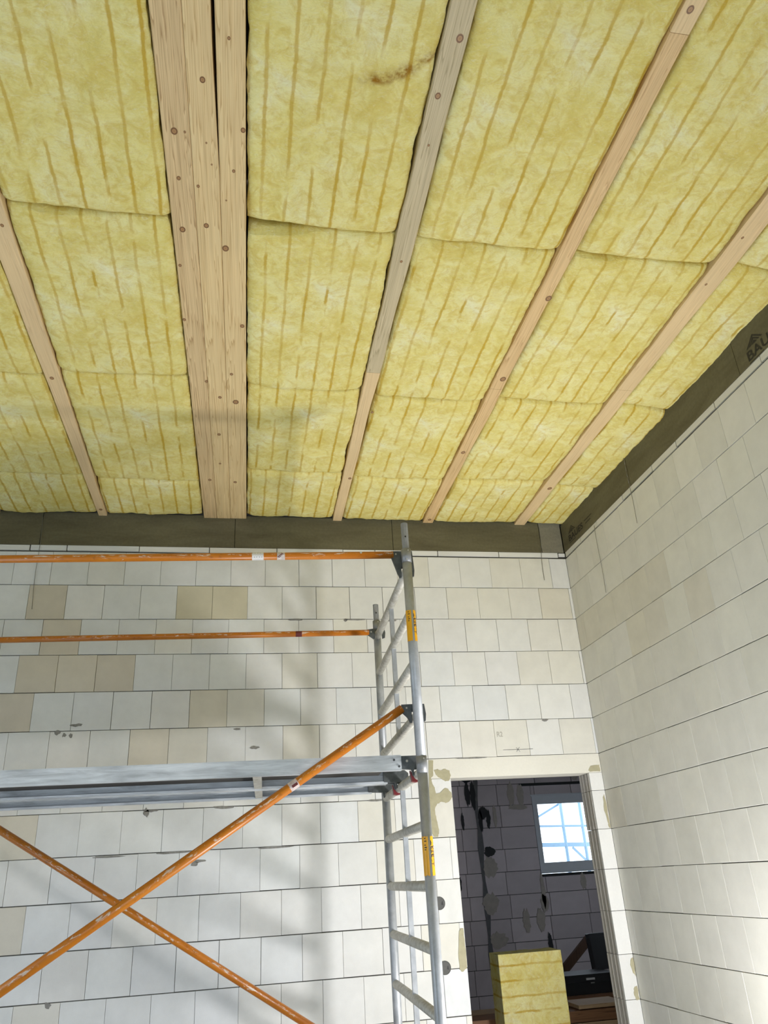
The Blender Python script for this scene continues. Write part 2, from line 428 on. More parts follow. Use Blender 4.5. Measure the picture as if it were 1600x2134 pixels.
# --- levelling strip of thin pieces above the top bed joint (dark slit below it)
x = -0.06
while x > -5.1:
    ww = random.choice([0.247, 0.495, 0.495]); brick(wall_back, 'x', x - ww, x, C0 + 0.010, C0 + 0.050, random.choice([WHITE, CREAM, COOL]), bed=0.001, head=0.006); x -= ww
brick(wall_back, 'x', -0.055, -0.002, C0 + 0.018, C0 + 0.048, WHITE)
y = -0.005
while y > -3.9:
    ww = random.choice([0.30, 0.42, 0.495]); brick(wall_right, 'y', y - ww, y, C0 + 0.008 + random.uniform(0, .005), C0 + 0.050, GREYW, bed=0.001, head=0.006); y -= ww

# --- ring beam of boards
def panel(parent, lo_, hi_, mat):
    MB().box(lo_, hi_).build('panel', mat, parent)
trim_b = struct(MB().box((XL, 0.012, C0 + 0.050), (T, T, CEIL + 0.0)).build('trim_1', M_DARK))
for a, b, m_ in ((-6.2, -5.2, M_PANEL), (-5.2, -3.963, M_PANEL), (-3.959, -2.602, M_PANEL), (-2.598, -1.402, M_PANEL), (-1.398, -0.193, M_PANEL), (-0.188, -0.008, M_PANEL_GREY)):
    panel(trim_b, (a, -0.002 + random.uniform(0, .002), C0 + 0.0515), (b, 0.02, CEIL + 0.02), m_)
trim_r = struct(MB().box((0.012, YN, C0 + 0.050), (0.059, 0.0, CEIL - 0.06)).build('trim_2', M_DARK))
for a, b in ((-1.164, -0.004), (-2.42, -1.168), (-3.66, -2.424), (-4.9, -3.664), (-7.19, -4.904)):
    panel(trim_r, (-0.002 + random.uniform(0, .002), a, C0 + 0.0515), (0.02, b, CEIL - 0.004), M_PANEL)

# --- stamps printed on the right ring beam
def text_mesh(s, size):
    cu = bpy.data.curves.new('txt', 'FONT'); cu.body = s; cu.size = size; cu.extrude = 0.0; cu.offset = size * 0.018
    o = bpy.data.objects.new('txt', cu); COL.objects.link(o)
    dg = bpy.context.evaluated_depsgraph_get(); dg.update()
    me = bpy.data.meshes.new_from_object(o.evaluated_get(dg))
    vs = [tuple(v.co) for v in me.vertices]; fs = [tuple(p.vertices) for p in me.polygons]
    bpy.data.objects.remove(o); bpy.data.curves.remove(cu); bpy.data.meshes.remove(me)
    return vs, fs
M_STAMP = plain('stamp_ink', (0.028, 0.025, 0.016), 0.85, var=0.3, scale=80)
def stamp(y0, z0, wdt, hgt):
    """roof sign above the letters, reading along -y on the right wall"""
    vs, fs = text_mesh('BAUES', 1.0)
    x0 = min(v[0] for v in vs); x1 = max(v[0] for v in vs); yb = min(v[1] for v in vs); yt = max(v[1] for v in vs)
    mb = MB(); X = -0.0038
    mb.add([(X, y0 - (v[0] - x0) / (x1 - x0) * wdt, z0 + (v[1] - yb) / (yt - yb) * hgt) for v in vs], fs)
    a, b = y0 - 0.02 * wdt, y0 - 0.52 * wdt; zz = z0 + hgt * 1.22; pk = (a + b) / 2; hh = hgt * 0.95
    for k, (s0, s1) in enumerate(((1.0, 0.80), (0.66, 0.48), (0.34, 0.0))):
        A = [(pk + (a - pk) * s0, zz), (pk, zz + hh * s0), (pk + (b - pk) * s0, zz)]
        B = [(pk + (a - pk) * s1, zz), (pk, zz + hh * s1), (pk + (b - pk) * s1, zz)]
        mb.add([(X, p_, q_) for p_, q_ in A + B], [(0, 1, 4, 3), (1, 2, 5, 4)])
    for k in range(2):
        mb.add([(X, y0 - wdt * (1.12 + .05 * k), z0 + hgt * (0.75 - .5 * k)), (X, y0 - wdt * (1.62 - .1 * k), z0 + hgt * (0.75 - .5 * k)), (X, y0 - wdt * (1.62 - .1 * k), z0 + hgt * (0.87 - .5 * k)), (X, y0 - wdt * (1.12 + .05 * k), z0 + hgt * (0.87 - .5 * k))], [(0, 1, 2, 3)])
    mb.add([(X, y0, z0 - hgt * .28), (X, y0 - wdt * .45, z0 - hgt * .28), (X, y0 - wdt * .45, z0 - hgt * .18), (X, y0, z0 - hgt * .18)], [(0, 1, 2, 3)])
    o = mb.build('printed_stamp', M_STAMP, trim_r); o['label'] = 'black stamp of a roof over the letters BAUES'
stamp(-0.125, C0 + 0.092, 0.27, 0.052)
stamp(-2.512, C0 + 0.066, 0.27, 0.056)

# --- pencil marks above the door
def wall_text(s, x, z, h):
    vs, fs = text_mesh(s, 1.0); k = h / 0.7
    MB().add([(x + v[0] * k * 0.85, -0.0022, z + v[1] * k) for v in vs], fs).build('pencil_mark', plain('faint_pencil', (0.45, 0.43, 0.38), 0.9), wall_back)
wall_text('R2', -0.745, C0 - 1.365, 0.034)
mb = MB()
for dx, dz in ((1, 0), (0.25, 0.3), (0.25, -0.3)):
    L_ = 0.11 if dx == 1 else 0.05
    mb.bar((-0.60 - dx * L_, -0.0022, C0 - 1.456 - dz * L_), (-0.60 + dx * L_, -0.0022, C0 - 1.456 + dz * L_), 0.0025, 0.001, (0, 1, 0))
mb.build('pencil_mark', M_LINE, wall_back)

# --- mortar patches round the door and dark smears
patches = [
 [(-1.22,2.172),(-1.195,2.183),(-1.172,2.171),(-1.138,2.181),(-1.11,2.169),(-1.104,2.137),(-1.121,2.103),(-1.146,2.1),(-1.172,2.118),(-1.19,2.127),(-1.208,2.143)],
 [(-1.252,2.24),(-1.219,2.239),(-1.227,2.142),(-1.245,2.125),(-1.24,2.099),(-1.224,2.063),(-1.218,2.024),(-1.19,2.027),(-1.154,2.056),(-1.131,2.051),(-1.11,2.024),(-1.11,1.998),(-1.134,1.969),(-1.158,1.962),(-1.181,1.971),(-1.215,1.96),(-1.23,1.939),(-1.234,1.893),(-1.228,1.859),(-1.222,1.826),(-1.219,1.784),(-1.225,1.758),(-1.251,1.754),(-1.266,1.778),(-1.269,1.861),(-1.265,2.03)],
 [(-0.098,2.138),(-0.078,2.165),(-0.021,2.168),(-0.012,2.17),(-0.012,2.126),(-0.09,2.126)],
 [(-0.025,1.955),(-0.012,1.973),(-0.006,1.919),(-0.006,1.814),(-0.005,1.753),(-0.016,1.758),(-0.021,1.797),(-0.032,1.867)],
 [(-1.14,1.204),(-1.126,1.217),(-1.112,1.216),(-1.109,1.153),(-1.109,1.05),(-1.112,0.996),(-1.138,0.98),(-1.157,0.992),(-1.157,1.08)],
 [(-0.017,0.974),(-0.004,0.98),(-0.004,0.903),(-0.006,0.875),(-0.022,0.904),(-0.03,0.94)],
 [(-0.028,0.815),(-0.008,0.824),(-0.005,0.746),(-0.03,0.747),(-0.038,0.788)]]
def roughen(poly, amp, n=3):
    out = []
    for i, a in enumerate(poly):
        b = poly[(i + 1) % len(poly)]
        for k in range(n):
            t = k / n; d = 0 if k == 0 else amp
            out.append((a[0] + (b[0] - a[0]) * t + random.uniform(-d, d), a[1] + (b[1] - a[1]) * t + random.uniform(-d, d)))
    return out
for p_ in patches:
    p_ = roughen(p_, 0.003)
    MB().prism([(x, -0.0035, z) for x, z in p_], (0, 0.012, 0)).build('mortar_patch', M_PATCH, wall_back)
for x, z, s_, e in ((-3.571, 2.536, .045, .25), (-3.683, 2.491, .02, .8), (-3.64, 2.474, .015, 1), (-3.60, 2.47, .012, 1.4), (-3.096, 1.985, .018, 1.6), (-3.06, 1.995, .05, .2), (-2.787, 1.676, .03, .5), (-2.76, 1.69, .05, .25),
                    (-2.432, 2.361, .035, .3), (-0.37, 2.493, .03, .35), (-1.79, 3.243, .02, .7), (-3.557, .99, .02, .9), (-2.55, 2.485, .03, .3), (-1.45, 3.238, .06, .15), (-2.3, 1.745, .12, .06), (-2.9, 1.745, .15, .05),
                    (-2.15, 3.245, .06, .12), (-1.72, 3.246, .08, .08), (-2.62, 1.995, .09, .1), (-1.62, 1.998, .07, .1), (-0.95, 2.247, .12, .05), (-3.3, 1.74, .1, .07)):
    n = 11; ph = random.random() * 6
    ring = [(x + s_ * math.cos(k * 2 * math.pi / n) * random.uniform(.6, 1.1), z + s_ * e * math.sin(k * 2 * math.pi / n) * random.uniform(.5, 1.2)) for k in range(n)]
    MB().prism([(a, -0.0022, b) for a, b in ring], (0, 0.006, 0)).build('mortar_smear', M_SMEAR, wall_back)
# --- round cut-outs for electric boxes
for k, (x, z) in enumerate(((-1.254, C0 - 2.385), (-1.250, C0 - 2.741))):
    n = 28; ro, ri = 0.0385, 0.0365
    vs = []; fs = []
    for i in range(n):
        t = 2 * math.pi * i / n; cs, sn = math.cos(t), math.sin(t)
        vs += [(x + ro * cs, -0.0022, z + ro * sn), (x + ri * cs, -0.0040, z + ri * sn), (x + ri * cs * .97, -0.0018, z + ri * sn * .97)]
    for i in range(n):
        j = (i + 1) % n
        fs += [(3*i, 3*j, 3*j+1, 3*i+1), (3*i+1, 3*j+1, 3*j+2, 3*i+2)]
    fs.append(tuple(3 * i + 2 for i in range(n)))
    box = MB().add(vs, fs).build('electric_box', plain('grey_box_plastic', (0.095, 0.095, 0.09), 0.7, var=0.35, scale=45), wall_back)
    MB().prism([(x + .012, -0.0025, z - .008), (x + .026, -0.0025, z - .012), (x + .022, -0.0025, z + .014), (x + .016, -0.0025, z + .006)], (0, .001, 0)).build('cable_hole', M_BLACK, box)

# ------------------------------------------------------------------ second room behind the door
w = MB().box((-1.8, YFAR + 0.012, 0), (1.125, YFAR + 0.36, TOP)).box((2.035, YFAR + 0.012, 0), (XRR + .4, YFAR + 0.36, TOP))
w.box((1.125, YFAR + 0.012, 0), (2.035, YFAR + 0.36, 1.465)).box((1.125, YFAR + 0.012, 2.37), (2.035, YFAR + 0.36, TOP))
wall_far = struct(w.build('wall_far', M_MORTAR))
FARC = (0.62, 0.545, 0.56)
def farbrick(x0, x1, z0, z1):
    o = bpy.data.objects.new('brick', BRICK); link(o, wall_far)
    o.location = ((x0 + x1) / 2, YFAR + random.uniform(-.002, .002), (z0 + z1) / 2); o.scale = (x1 - x0 - 0.006, 0.05, z1 - z0 - 0.007)
    j = random.uniform(0.9, 1.08); o.color = (FARC[0] * j, FARC[1] * j, FARC[2] * j, 1)
for r in range(12):
    z1 = 3.015 - 0.25 * r; z0 = max(0, z1 - 0.25)
    x = -0.32 + (0.22 if r % 2 else 0.0)
    while x < 2.9:
        a, b = x, x + (0.30 if (x < .1 and r % 2) else 0.497); x = b
        for c0, c1 in ((a, min(b, 0.385)), (max(a, 0.395), b)):
            if c1 - c0 < 0.05: continue
            if z0 < 2.37 and z1 > 1.465 and c1 > 1.125 and c0 < 2.035:
                if c0 < 1.10: farbrick(c0, 1.125, z0, z1)
                if c1 > 2.06: farbrick(2.035, c1, z0, z1)
                m0, m1 = max(c0, 1.125), min(c1, 2.035)
                if z1 > 2.39: farbrick(m0, m1, 2.37, z1)
                if z0 < 1.44: farbrick(m0, m1, z0, 1.465)
                continue
            farbrick(c0, c1, z0, z1)
def far_blob(x, z, sx, sz, m_, name):
    n = 26
    ring = [(x + sx * math.cos(k * 2 * math.pi / n) * random.uniform(.72, 1.08), z + sz * math.sin(k * 2 * math.pi / n) * random.uniform(.75, 1.1)) for k in range(n)]
    MB().prism([(a, YFAR - 0.006, b) for a, b in ring], (0, 0.01, 0)).build(name, m_, wall_far)
M_FARDARK = plain('bitumen_black', (0.028, 0.028, 0.03), 0.8); M_FARPATCH = plain('far_mortar_patch', (0.43, 0.38, 0.335), 0.9, var=.2)
M_FARDARK2 = plain('dark_joint', (0.14, 0.135, 0.14), 0.9, var=.4, scale=12)
for a in ((0.29, 2.42, .035, .16), (0.36, 2.40, .035, .19), (0.30, 2.60, .09, .05), (0.47, 2.19, .05, .08), (0.43, 2.11, .03, .14), (0.53, 2.12, .03, .12), (0.20, 2.10, .022, .10), (0.50, 1.745, .075, .06), (0.52, 2.66, .12, .03), (1.13, 0.70, .03, .15), (0.09, 1.42, .03, .09)):
    far_blob(*a, M_FARDARK, 'bitumen_smear')
for a in ((0.86, 2.40, .05, .15), (0.98, 2.38, .05, .14), (0.93, 2.24, .14, .035), (0.62, 2.15, .025, .14), (0.49, 1.58, .10, .13), (0.45, 1.19, .11, .12), (1.12, 1.28, .03, .2), (1.12, 1.15, .055, .10), (0.87, 0.98, .05, .13), (1.05, 0.98, .055, .13), (0.5, 0.80, .12, .09), (1.65, 1.36, .04, .10), (1.93, 1.25, .04, .12), (1.74, 2.6, .05, .08)):
    far_blob(*a, M_FARPATCH, 'mortar_patch')
MB().prism([(0.37 + .012 * math.sin(k * 2.1), YFAR - .004, 2.75 - k * .19) for k in range(14)] + [(0.425 + .016 * math.sin(k * 1.7), YFAR - .004, 2.75 - k * .19) for k in reversed(range(14))], (0, .008, 0)).build('dark_joint', M_FARDARK2, wall_far)
MB().box((0.98, YFAR - .004, 2.485), (1.83, YFAR + .004, 2.515)).build('wall_slot', M_DARK, wall_far)
struct(MB().box((-1.8 - T, T, 0), (-1.8, YFAR, TOP)).build('wall_side_left', M_PLAINWALL))
w = MB().box((XRR, T, 0), (XRR + T, 1.5, TOP)).box((XRR, 2.9, 0), (XRR + T, YFAR, TOP)).box((XRR, 1.5, 0), (XRR + T, 2.9, 0.9)).box((XRR, 1.5, 2.2), (XRR + T, 2.9, TOP))  # unseen opening, added to bring daylight onto the far wall
struct(w.build('wall_side_right', plain('side_wall', (0.6, 0.57, 0.58), 0.9)))
# partition continues to the right of the corner
struct(MB().box((T, 0.02, 0), (XRR + T, T, TOP)).build('wall_partition', M_PLAINWALL))

# window of the second room
win = struct(bpy.data.objects.new('window_1', None)); link(win); win.location = (1.58, YFAR, 1.465)
x0, x1, z0, z1 = 1.13, 2.03, 1.47, 2.365
yw = YFAR + 0.01
MB().box((x0, yw, z0), (x0 + .062, yw + .07, z1)).box((x1 - .062, yw, z0), (x1, yw + .07, z1)).box((x0 + .062, yw, z0), (x1 - .062, yw + .07, z0 + .12)).box((x0 + .062, yw, z1 - .10), (x1 - .062, yw + .07, z1)).build('window_frame', M_FRAME, win)
MB().box((x0 + .062, yw + .03, z0 + .12), (x1 - .062, yw + .036, z1 - .10)).build('pane', M_GLASS, win)
MB().box((x0 - .005, yw - .012, z0 - .035), (x1, yw + .05, z0 - .004)).build('window_sill', M_DARK, win)
MB().box((x0 - .02, yw - .018, z1 - .002), (x1 + .02, yw + .02, z1 + .014)).build('window_bead', M_FRAME, win)

# blue scaffold standing outside that window
sc_o = empty('blue_scaffold', (2.6, 7.3, 0), 'pale blue steel scaffold standing outside the small window', 'scaffold')
for x in (2.52, 2.84, 3.6): MB().tube((x, 7.0, -0.0), (x, 7.0, 3.4), 0.026, 10).build('post', M_BLUE, sc_o)
for z in (1.83, 2.10): MB().bar((2.0, 7.0, z + .03), (3.7, 7.0, z - .03), 0.04, 0.06 if z < 2 else .03).build('rail', M_BLUE, sc_o)
MB().bar((2.62, 7.0, 1.80), (2.82, 7.0, 1.60), 0.03, 0.03).build('brace', M_BLUE, sc_o)
MB().bar((2.0, 7.05, 2.20), (2.6, 7.05, 2.48), 0.03, 0.03).build('brace', M_BLUE, sc_o)
struct(MB().box((-3, YFAR + .4, -0.3), (9, 16, -0.0)).build('ground_outside', M_SCREED))

# ------------------------------------------------------------------ things in the second room
def wool_bundle():
    e = empty('insulation_bundle', (-0.38, 1.0, 0.0), 'upright yellow mineral wool slab with brown stripes, standing behind the doorway', 'insulation')
    x0, x1, y0, y1, h = -0.628, -0.139, 0.90, 1.12, 0.975
    nx, nz, ny = 26, 52, 8
    vs = []; fs = []; uvs = []
    def disp(p, n, a):
        return Vector(p) + Vector(n) * (a * noise.noise(Vector(p) * 9) + a * .6 * noise.noise(Vector(p) * 31))
    def sheet(o, du, dv, nu, nv, nrm, a=0.006):
        k = len(vs)
        for j in range(nv + 1):
            for i in range(nu + 1):
                p = Vector(o) + Vector(du) * (i / nu) + Vector(dv) * (j / nv)
                vs.append(disp(p, nrm, a))
        for j in range(nv):
            for i in range(nu): b = k + j * (nu + 1) + i; fs.append((b, b + 1, b + nu + 2, b + nu + 1))
    W_, D_ = x1 - x0, y1 - y0
    sheet((x0, y0, 0.0), (W_, 0, 0), (0, 0, h), nx, nz, (0, -1, 0))
    sheet((x0, y1, 0.0), (0, -D_, 0), (0, 0, h), ny, nz, (-1, 0, 0))
    sheet((x1, y0, 0.0), (0, D_, 0), (0, 0, h), ny, nz, (1, 0, 0))
    sheet((x0, y0, h), (W_, 0, 0), (0, D_, 0), nx, ny, (0, 0, 1))
    sheet((x1, y1, 0.0), (-W_, 0, 0), (0, 0, h), nx, nz, (0, 1, 0))
    me = bpy.data.meshes.new('wool_slab'); me.from_pydata([tuple(v - Vector((-0.38, 1.0, 0))) for v in vs], [], fs)
    uvl = me.uv_layers.new(name='UVMap')
    for l_ in me.loops:
        c = vs[l_.vertex_index]; uvl.data[l_.index].uv = (c.z + 0.02, c.x + c.y + 3.3)
    me.polygons.foreach_set('use_smooth', [True] * len(me.polygons)); me.materials.append(M_WOOL); me.update()
    o = bpy.data.objects.new('wool_slab', me); link(o, e)
    return e
wool_bundle()
tim = empty('timber_stack', (-0.2, 1.5, 0.0), 'stack of pale wooden boards lying behind the yellow wool slab', 'timber')
zz = 0.0
for k in range(7):
    zt = 0.078 * k
    for j, (ya, yb_) in enumerate(((1.18, 1.42), (1.435, 1.66))):
        MB().box((-1.0 + random.uniform(-.04, .04), ya, zt), (0.42 + random.uniform(-.05, .05), yb_, zt + .072)).build('board', M_WOODPALE if (k + j) % 3 else M_WOODDARK, tim)
MB().box((0.06, 1.20, 0.5465), (0.44, 1.50, 0.572)).build('board', M_WOODPALE, tim)
tr = empty('trestle_bench', (0.75, 2.25, 0), 'low brown wooden bench under the black tool box', 'bench')
MB().box((0.18, 2.0, 0.475), (1.35, 2.5, 0.515)).build('bench_top', M_WOODDARK, tr)
for x in (0.45, 1.25):
    for y in (2.06, 2.44):
        MB().bar((x, y, 0.0), (x, y, 0.475), 0.07, 0.07, (0, 1, 0)).build('leg', M_WOODDARK, tr)
MB().bar((0.30, 2.04, 0.33), (0.60, 2.04, 0.47), 0.05, 0.09).build('brace', M_WOODDARK, tr)
tb = empty('tool_box', (0.5, 2.25, 0.515), 'black plastic tool box lying on the brown bench', 'tool box')
MB().prism([(0.22, 2.1, 0.515), (0.86, 2.1, 0.515), (0.86, 2.1, 0.60), (0.80, 2.1, 0.665), (0.26, 2.1, 0.665), (0.22, 2.1, 0.60)], (0, 0.32, 0)).build('case', M_BLACKPLASTIC, tb)
MB().box((0.21, 2.09, 0.598), (0.87, 2.43, 0.608)).build('lid_rim', M_BLACKPLASTIC, tb)
MB().box((0.52, 2.094, 0.622), (0.60, 2.10, 0.638)).build('label', M_WHITE, tb)
MB().box((0.555, 2.094, 0.596), (0.59, 2.089, 0.604)).build('label', plain('grey_label', (.35, .35, .35), .6), tb)
lp = MB().bar((-0.03, 3.0, 0.035), (0.975, 3.0, 0.862), 0.05, 0.075)
tag(lp.build('leaning_board', m_wood('dark_timber', srgb(110, 78, 58), srgb(80, 55, 40), 'Z'), base=(0.0, 3.0, 0)), 'brown board leaning diagonally behind the tool box', 'board')
dk = empty('dark_chair', (1.1, 2.85, 0), 'black folding chair leaning beside the door jamb', 'chair')
MB().bar((0.94, 2.78, 0.0), (0.84, 2.70, 0.93), 0.03, 0.03, (0, 1, 0)).build('leg', M_BLACKPLASTIC, dk)
MB().bar((1.36, 2.86, 0.0), (1.26, 2.78, 0.93), 0.03, 0.03, (0, 1, 0)).build('leg', M_BLACKPLASTIC, dk)
MB().prism([(0.88, 2.72, 0.62), (1.29, 2.79, 0.62), (1.26, 2.77, 0.93), (0.85, 2.70, 0.93)], (-.005, .03, 0)).build('backrest', M_BLACKPLASTIC, dk)
MB().prism([(0.90, 2.73, 0.40), (1.33, 2.80, 0.40), (1.31, 3.1, 0.44), (0.92, 3.05, 0.44)], (0, 0, .03)).build('seat', M_BLACKPLASTIC, dk)

# ------------------------------------------------------------------ ceiling: beams and rafters
YEND = -5.2
def lerp(a, b, t): return a + (b - a) * t
KN = {'bl': [(-2.824,-3.334,.014),(-2.821,-3.123,.009),(-2.822,-2.858,.014),(-2.845,-2.644,.008),(-2.847,-2.274,.009),(-2.758,-1.764,.01),(-2.772,-.612,.013),(-2.786,-3.335,.005)],
 'bm': [(-2.715,-3.551,.011),(-2.723,-2.891,.012),(-2.71,-3.298,.004),(-2.693,-3.203,.004),(-2.748,-3.093,.007),(-2.688,-1.616,.011),(-2.70,-1.211,.012),(-2.70,-.845,.009)],
 'br': [(-2.625,-3.709,.006),(-2.61,-3.182,.007),(-2.645,-2.769,.016),(-2.576,-3.369,.01),(-2.6,-1.575,.019),(-2.623,-1.843,.01),(-2.602,-.589,.013),(-2.569,-2.253,.012),(-2.64,-3.034,.004)],
 'r2': [(-1.869,-3.813,.014),(-1.893,-3.599,.012),(-1.88,-3.394,.005),(-1.866,-2.78,.007),(-1.80,-1.537,.009),(-1.822,-.698,.013)],
 'r3': [(-1.14,-4.01,.013),(-1.099,-2.617,.017),(-1.114,-1.941,.019),(-1.121,-1.11,.016),(-1.107,-.06,.015)],
 'r4': [(-.36,-2.798,.007),(-.336,-.642,.018),(-.36,-3.101,.007)], 'r0': [], 'r1': [(-3.546,-2.794,.008),(-3.566,-1.719,.012),(-3.553,-.103,.013)]}
def beam(name, key, xa, xb, mats, label, cat, z=CEIL, joints=(), group=None, rough=0.0, h=0.16, gap=None):
    """xa/xb: left and right edge as (x at y=0, x at y=-3.9); pieces joined end to end at the y values in joints"""
    ys = [0.0] + list(joints) + [YEND]
    e = empty(name, ((xa[0] + xb[0]) / 2, 0, z), label, cat, group)
    for k in range(len(ys) - 1):
        y0, y1 = ys[k] - (0.0008 if k else 0), ys[k + 1] + (0.0008 if k < len(ys) - 2 else 0)
        n = max(2, int((y0 - y1) / 0.05)); vs = []; fs = []
        for i in range(n + 1):
            y = lerp(y0, y1, i / n); t = -y / 3.9
            l = lerp(xa[0], xa[1], t) + rough * noise.noise(Vector((xa[0] * 7, y * 2.2, 0))) ; r_ = lerp(xb[0], xb[1], t) + rough * noise.noise(Vector((xb[0] * 7, y * 2.2, 4)))
            if gap: l, r_ = gap(y, l, r_)
            c = 0.003
            vs += [(l, y, z + h), (l, y, z + c), (l + c, y, z), (r_ - c, y, z), (r_, y, z + c), (r_, y, z + h)]
        for i in range(n):
            for j in range(5): b = i * 6 + j; fs.append((b, b + 1, b + 7, b + 6))
        fs += [tuple(range(6)), tuple(n * 6 + q for q in reversed(range(6)))]
        MB().add(vs, fs).build('timber', mats[min(k, len(mats) - 1)], e)
    for x, y, r_ in KN[key]:
        n = 14; vs = [(x + r_ * .9 * math.cos(2 * math.pi * i / n), y + r_ * 1.15 * math.sin(2 * math.pi * i / n), z - 0.0006) for i in range(n)]
        MB().prism(vs, (0, 0, 0.002)).build('knot', M_KNOT, e)
    return e
beam('ceiling_beam', 'bl', (-2.831, -2.873), (-2.7375, -2.773), [M_WOOD], 'left one of the three joined spruce beams, with dark knots', 'beam', group='three joined ceiling beams')
# the middle beam is slightly narrower towards the camera: an open gap shows against the right one
beam('ceiling_beam', 'bm', (-2.7365, -2.772), (-2.6378, -2.6712), [M_WOOD2], 'middle one of the three joined spruce beams, with two round pale knots', 'beam', group='three joined ceiling beams', gap=lambda y, l, r: (l, r - (0.011 * min(1, (-3.16 - y) / .5) if y < -3.16 else 0)))
beam('ceiling_beam', 'br', (-2.6368, -2.670), (-2.519, -2.574), [M_WOOD2], 'right one of the three joined spruce beams, beside the dark gap', 'beam', group='three joined ceiling beams', z=CEIL + .001)
beam('rafter', 'r1', (-3.583, -3.618), (-3.525, -3.512), [M_WOODPINK], 'pinkish planed rafter left of the triple beam', 'rafter', group='narrow rafters', rough=.003)
beam('rafter', 'r2', (-1.862, -1.928), (-1.797, -1.842), [M_WOODPINK, M_WOODGREY], 'greyish knotty rafter, first right of the triple beam', 'rafter', joints=(-1.93,), group='narrow rafters', rough=.006)
beam('rafter', 'r3', (-1.150, -1.169), (-1.072, -1.095), [M_WOODWARM, M_WOODWARM, M_WOODPINK], 'warm brown grained rafter, second right of the triple beam', 'rafter', joints=(-1.84, -3.93), group='narrow rafters', rough=.008)
beam('rafter', 'r4', (-.389, -.398), (-.305, -.290), [M_WOODPINK], 'smooth pale rafter nearest the right wall', 'rafter', joints=(-1.9,), group='narrow rafters', rough=.008)

beam('rafter', 'r0', (-4.313, -4.335), (-4.255, -4.27), [M_WOODPINK], 'pinkish rafter beyond the left picture edge, second left of the triple beam', 'rafter', group='narrow rafters', rough=.003)
beam('rafter', 'r0', (-5.03, -5.05), (-4.97, -4.985), [M_WOODPINK], 'pinkish rafter beyond the left picture edge, third left of the triple beam', 'rafter', group='narrow rafters', rough=.003)
